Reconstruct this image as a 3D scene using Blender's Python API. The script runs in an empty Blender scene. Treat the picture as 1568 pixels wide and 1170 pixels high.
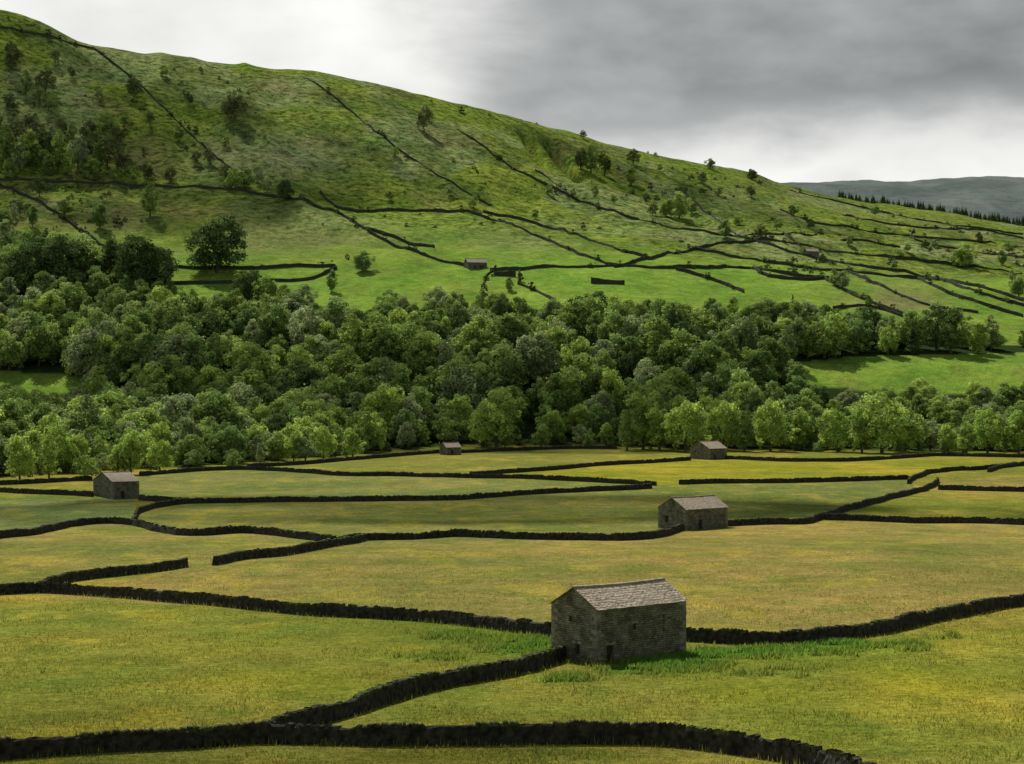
import bpy, math, random
import numpy as np
from mathutils import Vector
random.seed(7); rng=np.random.default_rng(7)
F=2926.0; CX=784.0; CY=585.0
sc=bpy.context.scene
sc.view_settings.view_transform='Standard'; sc.view_settings.look='None'; sc.view_settings.exposure=0
# ------------------------------------------------------------------ noise
def hsh(a,b,seed):
    a=a.astype(np.int64).astype(np.uint64); b=b.astype(np.int64).astype(np.uint64)
    h=(a*np.uint64(374761393)+b*np.uint64(668265263)+np.uint64(seed*2147483647+12345))
    h=(h^(h>>np.uint64(13)))*np.uint64(1274126177); h=h^(h>>np.uint64(16))
    h=(h*np.uint64(2246822519)); h=h^(h>>np.uint64(15))
    return (h&np.uint64(0xffffff)).astype(np.float64)/float(0xffffff)
def vn(x,y,seed=1):
    xi=np.floor(x); yi=np.floor(y); fx=x-xi; fy=y-yi
    fx=fx*fx*fx*(fx*(fx*6-15)+10); fy=fy*fy*fy*(fy*(fy*6-15)+10)
    a=hsh(xi,yi,seed); b=hsh(xi+1,yi,seed); c=hsh(xi,yi+1,seed); d=hsh(xi+1,yi+1,seed)
    return (a*(1-fx)+b*fx)*(1-fy)+(c*(1-fx)+d*fx)*fy
def fbm(x,y,seed=1,o=4):
    s=0;a=.5;t=0
    for i in range(o):
        s=s+a*vn(x,y,seed+i); t+=a; a*=.5; x=x*2.03+7.1; y=y*2.03+3.7
    return s/t
def sst(a,b,x):
    t=np.clip((x-a)/(b-a),0,1); return t*t*(3-2*t)
# ------------------------------------------------------------------ terrain height
cols=np.array([-300,0,150,340,480,590,750,900,1000,1150,1290,1400,1568,1900.])
cr_py=np.array([-75,8,60,92,106,130,172,215,238,268,302,320,346,395.])
cr_d=np.array([1550,1580,1600,1620,1640,1650,1680,1740,1800,1900,2050,2150,2250,2350.])
e_d=np.array([1290,1290,1290,1300,1300,1310,1320,1340,1360,1400,1450,1500,1550,1600.])
e_py=np.array([270,278,283,292,300,312,325,338,345,352,362,372,388,410.])
d_py=np.array([400,400,402,404,405,405,405,405,405,408,415,422,435,460.])
c_py=np.array([470,472,474,475,476,477,478,478,480,484,492,500,512,530.])
def zz(py,d): return (CY-py)*d/F
G_U=np.arange(-300,1901,20.); G_D=np.arange(640,9001,10.)
G=np.zeros((len(G_U),len(G_D)))
for i,p in enumerate(G_U):
    I=lambda a:np.interp(p,cols,a)
    cd=I(cr_d); cz=zz(I(cr_py),cd)
    dd=[600,700,760,800,830,860,900,1000,1130,I(e_d),cd,cd+60,cd+260,3300,4300,5000,5600,9001]
    z=[-27.8,-27.2,-27,-25,-18,-3,zz(552,900),zz(I(c_py),1000),zz(I(d_py),1130),zz(I(e_py),I(e_d)),cz+2,cz+3,cz-25,110,380,zz(274,5000),530,350]
    G[i]=np.interp(G_D,dd,z)
k=np.exp(-.5*(np.arange(-6,7)/1.3)**2); k/=k.sum()
Gp=np.pad(G,((6,6),(6,6)),mode='edge')
Gp=np.apply_along_axis(lambda m:np.convolve(m,k,'valid'),1,Gp)
G=np.apply_along_axis(lambda m:np.convolve(m,k,'valid'),0,Gp)
def px_of(x,y): return CX+F*x/np.maximum(y,60)
def H(x,y):
    x=np.asarray(x,float); y=np.asarray(y,float)
    x,y=np.broadcast_arrays(x,y)
    near=np.interp(y,[-400,-200,0,20,60,100,155,250,370,500,700,760],[25,12,-1.8,-8,-17,-22,-23.2,-26,-28.5,-28.5,-27.2,-27])
    px=np.clip(px_of(x,y),-299,1899)
    iu=(px+300)/20; idd=np.clip((y-640)/10,0,len(G_D)-1.001)
    a=np.clip(iu.astype(int),0,len(G_U)-2); b=idd.astype(int); fa=iu-a; fb=idd-b
    hill=(G[a,b]*(1-fa)+G[a+1,b]*fa)*(1-fb)+(G[a,b+1]*(1-fa)+G[a+1,b+1]*fa)*fb
    t=sst(670,720,y)
    z=near*(1-t)+hill*t
    m=sst(60,130,y)*(1-sst(560,700,y))
    z=z+m*(fbm(x/60,y/60,3,3)-.5)*1.5+m*(fbm(x/16,y/16,4,2)-.5)*.35
    h=sst(900,1250,y)*(1-.45*sst(1500,1600,y))
    z=z+h*((fbm(x/170,y/170,11,3)-.5)*16+(fbm(x/45,y/45,21,3)-.5)*7+(fbm(x/17,y/17,27,2)-.5)*3.0)
    h2=sst(1200,1350,y)*(1-sst(1600,1750,y))
    z=z-h2*np.abs(vn((x+y*.25)/40,y/180,31)-.5)*9
    far=sst(2800,3500,y); z=z+far*(fbm(x/500,y/500,41,4)-.5)*60
    py=CY-F*z/np.maximum(y,60)
    for (x0,y0,x1,y1,w,dp) in [(838,215,885,272,9,16),(800,200,830,250,7,9),(905,225,930,262,8,9)]:
        tt=np.clip((py-y0)/(y1-y0),0,1); c=x0+(x1-x0)*tt
        z=z-dp*np.exp(-((px-c)/w)**2)*np.exp(-(np.maximum(0,np.abs((py-(y0+y1)/2)/(y1-y0))-.35)*6)**2)*sst(1300,1450,y)
    return z
DS=np.concatenate([np.arange(100,700,3.),np.arange(700,2600,6.)])
def survey(P):
    """ground positions of surveyed bearings (where each sight line meets the land)"""
    P=np.asarray(P,float); u=(P[:,0]-CX)/F; s=(CY-P[:,1])/F
    X=u[:,None]*DS[None]; Y=np.broadcast_to(DS[None],X.shape)
    D=H(X,Y)-s[:,None]*Y
    hit=D>=0; hit[:,0]=False
    j=np.where(hit.any(1),hit.argmax(1),-1)
    out=np.zeros((len(P),3))
    for n in range(len(P)):
        if j[n]<=0:
            q=D[n].copy(); q[:60]=-1e9; jj=int(np.argmax(q/ DS)); d=DS[jj]
        else:
            a,b=D[n,j[n]-1],D[n,j[n]]; d=DS[j[n]-1]+(DS[j[n]]-DS[j[n]-1])*(-a/(b-a+1e-9))
        out[n]=(u[n]*d,d,0)
    out[:,2]=H(out[:,0],out[:,1])
    return out
# ------------------------------------------------------------------ mesh utils
def mesh_np(name,V,Fc,mats,col=None,smooth=False,mi=None,uv=None):
    V=np.asarray(V,np.float32); Fc=np.asarray(Fc,np.int32); k=Fc.shape[1]
    me=bpy.data.meshes.new(name)
    me.vertices.add(len(V)); me.vertices.foreach_set('co',V.ravel())
    me.loops.add(Fc.size); me.loops.foreach_set('vertex_index',Fc.ravel())
    me.polygons.add(len(Fc)); me.polygons.foreach_set('loop_start',np.arange(0,Fc.size,k,dtype=np.int32))
    if mi is not None: me.polygons.foreach_set('material_index',np.asarray(mi,np.int32))
    me.polygons.foreach_set('use_smooth',np.full(len(Fc),smooth,dtype=bool))
    me.update(calc_edges=True)
    if col is not None:
        at=me.color_attributes.new('col','FLOAT_COLOR','POINT')
        c=np.ones((len(V),4),np.float32); c[:,:col.shape[1]]=col; at.data.foreach_set('color',c.ravel())
    if uv is not None:
        l=me.uv_layers.new(name='UVMap'); l.data.foreach_set('uv',np.asarray(uv,np.float32).ravel())
    for m in mats: me.materials.append(m)
    return me
def add(name,me,parent=None,loc=(0,0,0),rz=0,sc_=1):
    o=bpy.data.objects.new(name,me); bpy.context.collection.objects.link(o)
    o.location=loc; o.rotation_euler=(0,0,rz)
    o.scale=(sc_,)*3 if not hasattr(sc_,'__len__') else sc_
    if parent: o.parent=parent
    return o
BOXF=np.array([[0,3,2,1],[4,5,6,7],[0,1,5,4],[1,2,6,5],[2,3,7,6],[3,0,4,7]])
def boxes(C,U,Vv,W):
    s=np.array([[-1,-1,-1],[1,-1,-1],[1,1,-1],[-1,1,-1],[-1,-1,1],[1,-1,1],[1,1,1],[-1,1,1]])
    P=C[:,None]+s[None,:,0:1]*U[:,None]+s[None,:,1:2]*Vv[:,None]+s[None,:,2:3]*W[:,None]
    n=len(C); Fc=(BOXF[None]+8*np.arange(n)[:,None,None]).reshape(-1,4)
    return P.reshape(-1,3),Fc
# ------------------------------------------------------------------ materials
def newmat(n):
    m=bpy.data.materials.new(n); m.use_nodes=True; nt=m.node_tree
    for q in list(nt.nodes): nt.nodes.remove(q)
    return m,nt,nt.nodes,nt.links
def N(ns,t,**k):
    n=ns.new(t)
    for a,b in k.items(): setattr(n,a,b)
    return n
def ramp(ns,pts):
    r=ns.new('ShaderNodeValToRGB'); e=r.color_ramp.elements
    while len(e)<len(pts): e.new(.5)
    for i,(p,c) in enumerate(pts):
        e[i].position=p; e[i].color=(c,c,c,1) if not hasattr(c,'__len__') else (*c,1)
    return r
def mul(ns,ls,a,b,mode='MULTIPLY',fac=1):
    m=ns.new('ShaderNodeMix'); m.data_type='RGBA'; m.blend_type=mode; m.inputs[0].default_value=fac
    ls.new(a,m.inputs[6]); ls.new(b,m.inputs[7]); return m.outputs[2]
def terrain_mat():
    m,nt,ns,ls=newmat('ground_grass')
    out=N(ns,'ShaderNodeOutputMaterial'); b=N(ns,'ShaderNodeBsdfDiffuse')
    at=N(ns,'ShaderNodeAttribute',attribute_name='col'); tc=N(ns,'ShaderNodeTexCoord')
    n1=N(ns,'ShaderNodeTexNoise'); n1.inputs['Scale'].default_value=1.3; n1.inputs['Detail'].default_value=4; n1.inputs['Roughness'].default_value=.85
    n2=N(ns,'ShaderNodeTexNoise'); n2.inputs['Scale'].default_value=.17; n2.inputs['Detail'].default_value=4; n2.inputs['Roughness'].default_value=.8
    n3=N(ns,'ShaderNodeTexNoise'); n3.inputs['Scale'].default_value=.03; n3.inputs['Detail'].default_value=5; n3.inputs['Roughness'].default_value=.6
    for q in (n1,n2,n3): ls.new(tc.outputs['Object'],q.inputs['Vector'])
    r1=ramp(ns,[(.34,(.50,.58,.45)),(.66,(1.5,1.40,1.45))]); ls.new(n1.outputs[0],r1.inputs[0])
    c1=mul(ns,ls,at.outputs['Color'],r1.outputs[0])
    r2=ramp(ns,[(.37,(.22,.28,.20)),(.5,(.95,.96,.9)),(.62,(1.6,1.55,1.6))]); ls.new(n2.outputs[0],r2.inputs[0])
    mm=ns.new('ShaderNodeMix'); mm.data_type='RGBA'; mm.blend_type='MULTIPLY'
    ls.new(at.outputs['Alpha'],mm.inputs[0]); ls.new(c1,mm.inputs[6]); ls.new(r2.outputs[0],mm.inputs[7])
    r3=ramp(ns,[(.35,(.74,.86,.80)),(.65,(1.24,1.12,1.15))]); ls.new(n3.outputs[0],r3.inputs[0])
    c3=mul(ns,ls,mm.outputs[2],r3.outputs[0])
    ls.new(c3,b.inputs['Color'])
    bp=N(ns,'ShaderNodeBump'); bp.inputs['Strength'].default_value=.6; bp.inputs['Distance'].default_value=.25; ls.new(n1.outputs[0],bp.inputs['Height'])
    bp2=N(ns,'ShaderNodeBump'); bp2.inputs['Distance'].default_value=2.2; ls.new(at.outputs['Alpha'],bp2.inputs['Strength']); ls.new(n2.outputs[0],bp2.inputs['Height']); ls.new(bp.outputs[0],bp2.inputs['Normal'])
    ls.new(bp2.outputs[0],b.inputs['Normal']); ls.new(b.outputs[0],out.inputs[0])
    return m
def leaf_mat(name,rp,trans=.35):
    m,nt,ns,ls=newmat(name)
    out=N(ns,'ShaderNodeOutputMaterial'); b=N(ns,'ShaderNodeBsdfDiffuse')
    at=N(ns,'ShaderNodeAttribute',attribute_name='col'); oi=N(ns,'ShaderNodeObjectInfo')
    r=ramp(ns,rp); ls.new(oi.outputs['Random'],r.inputs[0])
    c=mul(ns,ls,at.outputs['Color'],r.outputs[0]); ls.new(c,b.inputs['Color'])
    t=N(ns,'ShaderNodeBsdfTranslucent'); ls.new(c,t.inputs[0])
    mx=N(ns,'ShaderNodeMixShader'); mx.inputs[0].default_value=trans
    ls.new(b.outputs[0],mx.inputs[1]); ls.new(t.outputs[0],mx.inputs[2]); ls.new(mx.outputs[0],out.inputs[0]); return m
def stone_mat(name,c0,c1,uvb=False,rough=.9):
    m,nt,ns,ls=newmat(name)
    out=N(ns,'ShaderNodeOutputMaterial'); b=N(ns,'ShaderNodeBsdfPrincipled'); b.inputs['Roughness'].default_value=rough
    b.inputs['Specular IOR Level'].default_value=.1
    tc=N(ns,'ShaderNodeTexCoord')
    if uvb:
        nz=N(ns,'ShaderNodeTexNoise'); nz.inputs['Scale'].default_value=1.3; ls.new(tc.outputs['UV'],nz.inputs['Vector'])
        ad=N(ns,'ShaderNodeVectorMath',operation='MULTIPLY_ADD'); ad.inputs[1].default_value=(.3,.16,0); ls.new(nz.outputs['Color'],ad.inputs[0]); ls.new(tc.outputs['UV'],ad.inputs[2])
        br=N(ns,'ShaderNodeTexBrick'); br.inputs['Scale'].default_value=1; br.inputs['Brick Width'].default_value=.5; br.inputs['Row Height'].default_value=.19
        br.inputs['Mortar Size'].default_value=.022; br.inputs['Mortar Smooth'].default_value=.4; br.offset=.37; br.squash=.7; br.squash_frequency=3
        br.inputs['Color1'].default_value=(*c0,1); br.inputs['Color2'].default_value=(*c1,1); br.inputs['Mortar'].default_value=(.05,.048,.036,1)
        ls.new(ad.outputs[0],br.inputs['Vector'])
        n=N(ns,'ShaderNodeTexNoise'); n.inputs['Scale'].default_value=.7; n.inputs['Detail'].default_value=8; ls.new(tc.outputs['UV'],n.inputs['Vector'])
        r=ramp(ns,[(.3,(.5,.5,.48)),(.7,(1.4,1.42,1.35))]); ls.new(n.outputs[0],r.inputs[0])
        c=mul(ns,ls,br.outputs[0],r.outputs[0]); ls.new(c,b.inputs['Base Color'])
        bp=N(ns,'ShaderNodeBump'); bp.inputs['Distance'].default_value=.06; bp.inputs['Strength'].default_value=.9; bp.invert=True; ls.new(br.outputs['Fac'],bp.inputs['Height']); ls.new(bp.outputs[0],b.inputs['Normal'])
    else:
        at=N(ns,'ShaderNodeAttribute',attribute_name='col')
        n=N(ns,'ShaderNodeTexNoise'); n.inputs['Scale'].default_value=2.2; n.inputs['Detail'].default_value=5; ls.new(tc.outputs['Object'],n.inputs['Vector'])
        r=ramp(ns,[(.35,c0),(.65,c1)]); ls.new(n.outputs[0],r.inputs[0])
        c=mul(ns,ls,r.outputs[0],at.outputs['Color']); ls.new(c,b.inputs['Base Color'])
        v=N(ns,'ShaderNodeTexVoronoi'); v.inputs['Scale'].default_value=3.5; ls.new(tc.outputs['Object'],v.inputs['Vector'])
        bp=N(ns,'ShaderNodeBump'); bp.inputs['Distance'].default_value=.1; ls.new(v.outputs['Distance'],bp.inputs['Height']); ls.new(bp.outputs[0],b.inputs['Normal'])
    ls.new(b.outputs[0],out.inputs[0]); return m
def plain(name,c,rough=.8):
    m,nt,ns,ls=newmat(name); out=N(ns,'ShaderNodeOutputMaterial'); b=N(ns,'ShaderNodeBsdfPrincipled'); b.inputs['Roughness'].default_value=rough
    tc=N(ns,'ShaderNodeTexCoord'); n=N(ns,'ShaderNodeTexNoise'); n.inputs['Scale'].default_value=5; n.inputs['Detail'].default_value=5; ls.new(tc.outputs['Object'],n.inputs['Vector'])
    r=ramp(ns,[(.3,tuple(q*.6 for q in c)),(.7,tuple(q*1.3 for q in c))]); ls.new(n.outputs[0],r.inputs[0]); ls.new(r.outputs[0],b.inputs['Base Color']); ls.new(b.outputs[0],out.inputs[0]); return m
def shade_cloud_mat():  # half-clear shell for the added clouds that dim the sun
    m,nt,ns,ls=newmat('shade_cloud_film'); out=N(ns,'ShaderNodeOutputMaterial'); b=N(ns,'ShaderNodeBsdfDiffuse'); b.inputs[0].default_value=(.85,.86,.88,1)
    t=N(ns,'ShaderNodeBsdfTransparent'); mx=N(ns,'ShaderNodeMixShader')
    tc=N(ns,'ShaderNodeTexCoord'); n=N(ns,'ShaderNodeTexNoise'); n.inputs['Scale'].default_value=.02; n.inputs['Detail'].default_value=4; ls.new(tc.outputs['Object'],n.inputs['Vector'])
    r=ramp(ns,[(.36,.0),(.6,.48)]); ls.new(n.outputs[0],r.inputs[0]); ls.new(r.outputs[0],mx.inputs[0])
    ls.new(t.outputs[0],mx.inputs[1]); ls.new(b.outputs[0],mx.inputs[2]); ls.new(mx.outputs[0],out.inputs[0]); return m
M_T=terrain_mat()
M_LEAF=leaf_mat('broadleaf_foliage',[(0,(.13,.21,.055)),(.2,(.30,.41,.10)),(.42,(.18,.28,.085)),(.6,(.38,.49,.12)),(.8,(.23,.32,.11)),(1,(.36,.42,.21))],.45)
M_LIME=leaf_mat('lime_green_ash_foliage',[(0,(.32,.45,.10)),(.5,(.42,.54,.13)),(1,(.28,.40,.11))],.5)  # brighter lime-green leaves, mostly for the front row of the wood
M_DARK=leaf_mat('dark_foliage',[(0,(.075,.125,.04)),(1,(.12,.18,.06))],.35)
M_BRUSH=leaf_mat('scrub_foliage',[(0,(.09,.125,.04)),(1,(.17,.2,.08))],.3)
M_BLADE=leaf_mat('meadow_blades',[(0,(1,1,1)),(1,(1,1,1))],.5)
M_BARK=plain('bark',(.07,.06,.045))
M_WALL=stone_mat('drystone',(.016,.017,.013),(.052,.051,.04))
M_WALLF=stone_mat('drystone_mossy',(.026,.029,.021),(.068,.07,.05))
M_BARN=stone_mat('barn_stone',(.12,.125,.088),(.24,.235,.17),True)
M_SLATE=stone_mat('stone_slates',(.30,.255,.19),(.43,.37,.285),rough=.7)
M_QUOIN=stone_mat('quoin_stone',(.12,.12,.09),(.24,.235,.18))
M_WOOD=plain('weathered_wood',(.03,.028,.022))
M_SHADE_CLOUD=shade_cloud_mat()
# ------------------------------------------------------------------ land cover
def inpoly(px,py,poly):
    c=np.zeros(px.shape,bool); n=len(poly)
    for i in range(n):
        x0,y0=poly[i]; x1,y1=poly[(i+1)%n]
        if y0==y1: continue
        t=((y0>py)!=(y1>py))&(px<(x1-x0)*(py-y0)/(y1-y0)+x0); c^=t
    return c
UPX=[-300,0,150,250,350,600,800,900,1000,1200,1300,1568,1900]; UPY=[385,395,425,462,478,488,488,486,480,492,506,524,545]
LPX=[-300,0,150,300,420,560,640,720,950,1050,1568,1900]; LPY=[732,730,722,714,706,694,686,682,683,688,692,695]
CLR=[(1215,556),(1300,546),(1568,540),(1900,536),(1900,628),(1568,628),(1400,628),(1240,628)]
CLL=[(-300,565),(0,568),(125,574),(135,628),(0,628),(-300,628)]
def cover(x,y,z):
    px=CX+F*x/np.maximum(y,60); py=CY-F*z/np.maximum(y,60)
    n=fbm(x/40,y/40,51,4); n2=fbm(x/9,y/9,61,3)
    wob=(n-.5)*30
    A=lambda c:np.array(c)[None,:]
    def mixc(c,col,t): return c*(1-t[:,None])+A(col)*t[:,None]
    c=np.repeat(A((.195,.195,.024)),len(x),0)
    c=mixc(c,(.13,.175,.02),sst(.4,.62,n)*.8)
    c=mixc(c,(.26,.225,.035),sst(.5,.72,fbm(x/25,y/60,71,4))*.6)
    yv=y<830
    def field(poly,col,t=.75):
        nonlocal c
        m=(inpoly(px,py,poly)&yv).astype(float)*t; c=mixc(c,col,m)
    field([(-200,985),(300,955),(560,950),(845,975),(845,1010),(400,1138),(-200,1170)],(.18,.185,.022),.4)
    field([(0,912),(100,905),(290,868),(330,865),(560,827),(1008,825),(1115,805),(1260,798),(1900,806),(1900,900),(1568,925),(1310,973),(1050,975),(845,970),(560,943)],(.22,.195,.045),.65)
    field([(0,825),(150,800),(205,803),(290,822),(370,815),(520,833),(290,868),(100,890),(0,905)],(.20,.19,.045),.6)
    field([(210,790),(290,771),(700,765),(1030,746),(1390,735),(1410,752),(1240,802),(1115,805),(960,826),(520,832),(370,814),(240,815)],(.145,.17,.035),.8)
    field([(1160,745),(1390,738),(1410,752),(1310,777),(1240,800),(1120,803)],(.105,.15,.03),.6)
    field([(-300,765),(145,762),(205,765),(205,800),(-300,840)],(.12,.165,.045),.8)
    field([(215,728),(370,718),(600,728),(1000,744),(1000,748),(700,764),(290,768),(215,764)],(.14,.175,.04),.8)
    field([(380,716),(660,692),(945,683),(960,700),(720,728),(520,727)],(.16,.18,.03),.7)
    field([(720,730),(920,712),(1060,704),(1400,703),(1568,712),(1390,731),(1035,742),(900,737)],(.25,.25,.018),.85)
    field([(1110,702),(1568,700),(1900,700),(1568,712),(1400,715)],(.20,.22,.02),.5)
    field([(1437,735),(1568,728),(1900,728),(1900,750),(1568,752),(1437,748)],(.23,.20,.045),.7)
    field([(1000,1030),(1568,960),(1800,960),(1800,1170),(1200,1150)],(.165,.20,.018),.5)
    c=c*A((1.04,.98,1.55))
    fl=sst(.55,.75,fbm(x/5,y/12,201,4)); c=mixc(c,(.33,.29,.04),fl*.35); c=mixc(c,(.12,.17,.03),sst(.55,.72,fbm(x/6,y/9,211,4))*.45)
    for (a,b,sx,sy,col,t) in [(1010,1008,70,20,(.085,.20,.026),1),(1130,1002,120,13,(.09,.205,.028),1),(1290,990,100,9,(.10,.21,.03),.95),(1060,1022,60,10,(.10,.185,.028),.9),(960,1026,50,8,(.10,.175,.028),.85),
          (700,978,80,12,(.12,.19,.03),.7),(800,990,60,14,(.09,.185,.025),.95),(650,1010,120,9,(.13,.19,.03),.6),(860,1040,50,9,(.09,.16,.022),.8),(360,1092,30,5,(.09,.16,.022),.6),
          (1420,1050,130,25,(.27,.25,.022),.6),(1150,1060,120,18,(.22,.22,.022),.5),(400,1050,200,22,(.24,.225,.025),.5),(300,990,170,14,(.21,.22,.035),.4),(1360,1000,90,8,(.16,.21,.03),.5)]:
        g=np.exp(-((px-a+wob)/sx)**2-((py-b+(n2-.5)*26)/sy)**2)*t; g=np.clip(g*1.4-.1,0,1)*yv; c=mixc(c,col,g*np.clip(.55+.8*n2,0,1))
    up=np.interp(px,UPX,UPY); lo=np.interp(px,LPX,LPY)
    hill=np.maximum(sst(820,850,y),sst(3,-4,py-lo-0*x)*(y>550))
    g=np.repeat(A((.125,.19,.024)),len(x),0)
    past=(1-sst(1120,1230,y+wob*2))
    g=mixc(g,(.14,.25,.028),past*(.8+.2*sst(.4,.6,n2)))
    rgh=sst(1080,1300,y+wob*2)
    gr=fbm(x/70,y/110,81,5)
    g=mixc(g,(.165,.215,.08),rgh*sst(.48,.62,gr)*.6)
    g=mixc(g,(.075,.115,.022),rgh*sst(.48,.64,fbm(x/30,y/60,91,4))*.7)
    g=mixc(g,(.15,.14,.055),rgh*sst(.60,.72,fbm(x/50,y/50,101,4))*.35)
    g=mixc(g,(.12,.16,.03),(1-rgh)*sst(.48,.62,fbm(x/14,y/22,95,4))*.4)
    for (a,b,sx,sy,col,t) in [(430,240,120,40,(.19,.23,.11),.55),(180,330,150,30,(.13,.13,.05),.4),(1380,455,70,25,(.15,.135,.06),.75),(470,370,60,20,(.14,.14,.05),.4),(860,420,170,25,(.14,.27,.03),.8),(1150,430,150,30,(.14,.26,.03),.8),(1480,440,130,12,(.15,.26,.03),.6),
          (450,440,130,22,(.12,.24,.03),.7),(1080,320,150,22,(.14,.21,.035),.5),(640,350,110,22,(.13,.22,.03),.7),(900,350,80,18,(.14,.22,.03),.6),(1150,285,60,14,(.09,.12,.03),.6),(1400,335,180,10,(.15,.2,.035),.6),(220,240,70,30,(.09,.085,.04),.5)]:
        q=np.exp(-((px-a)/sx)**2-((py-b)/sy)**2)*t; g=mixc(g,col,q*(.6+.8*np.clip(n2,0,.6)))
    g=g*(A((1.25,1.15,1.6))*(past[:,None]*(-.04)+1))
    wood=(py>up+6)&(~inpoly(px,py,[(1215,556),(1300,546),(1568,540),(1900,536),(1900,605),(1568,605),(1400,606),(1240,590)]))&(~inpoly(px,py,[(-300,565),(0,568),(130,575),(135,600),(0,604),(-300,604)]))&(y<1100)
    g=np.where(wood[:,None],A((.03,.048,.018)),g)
    ff=sst(2700,3300,y); g=mixc(g,(.135,.165,.165),ff)  # blue-grey distance haze mixed into the far hills' colour
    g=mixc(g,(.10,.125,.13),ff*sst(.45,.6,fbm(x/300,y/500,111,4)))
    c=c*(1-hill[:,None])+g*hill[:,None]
    alpha=sst(1080,1300,y+wob)*(1-ff*.8)*.95
    alpha=np.maximum(alpha,.33*sst(720,900,y)*(1-ff)); alpha=np.maximum(alpha,.25*(y<820))
    return np.concatenate([c,alpha[:,None]],1)
# ------------------------------------------------------------------ ground mesh
ys=[-350,-200,-100,-40,0,15,30,45,60,72,82,90]; y=96.
while y<9000:
    ys.append(y); y+=max(.8,.0048*y) if y<700 else (3.6 if y<1150 else 5 if y<1900 else 12 if y<2700 else 60)
ys=np.array(ys)
ud=np.arange(-.335,.3351,.0012); uo=.335+np.cumsum(np.geomspace(.002,.09,40))
us=np.concatenate([-uo[::-1],ud,uo])
Yg,Ug=np.meshgrid(ys,us,indexing='ij'); Xg=Ug*(np.maximum(Yg,0)+45)
Zg=H(Xg,Yg); nr,nc=Xg.shape
V=np.stack([Xg.ravel(),Yg.ravel(),Zg.ravel()],1)
i,j=np.meshgrid(np.arange(nr-1),np.arange(nc-1),indexing='ij'); a=(i*nc+j).ravel()
Fq=np.stack([a,a+1,a+nc+1,a+nc],1)
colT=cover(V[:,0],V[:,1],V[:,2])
add('ground',mesh_np('ground',V,Fq,[M_T],colT,True))
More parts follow.
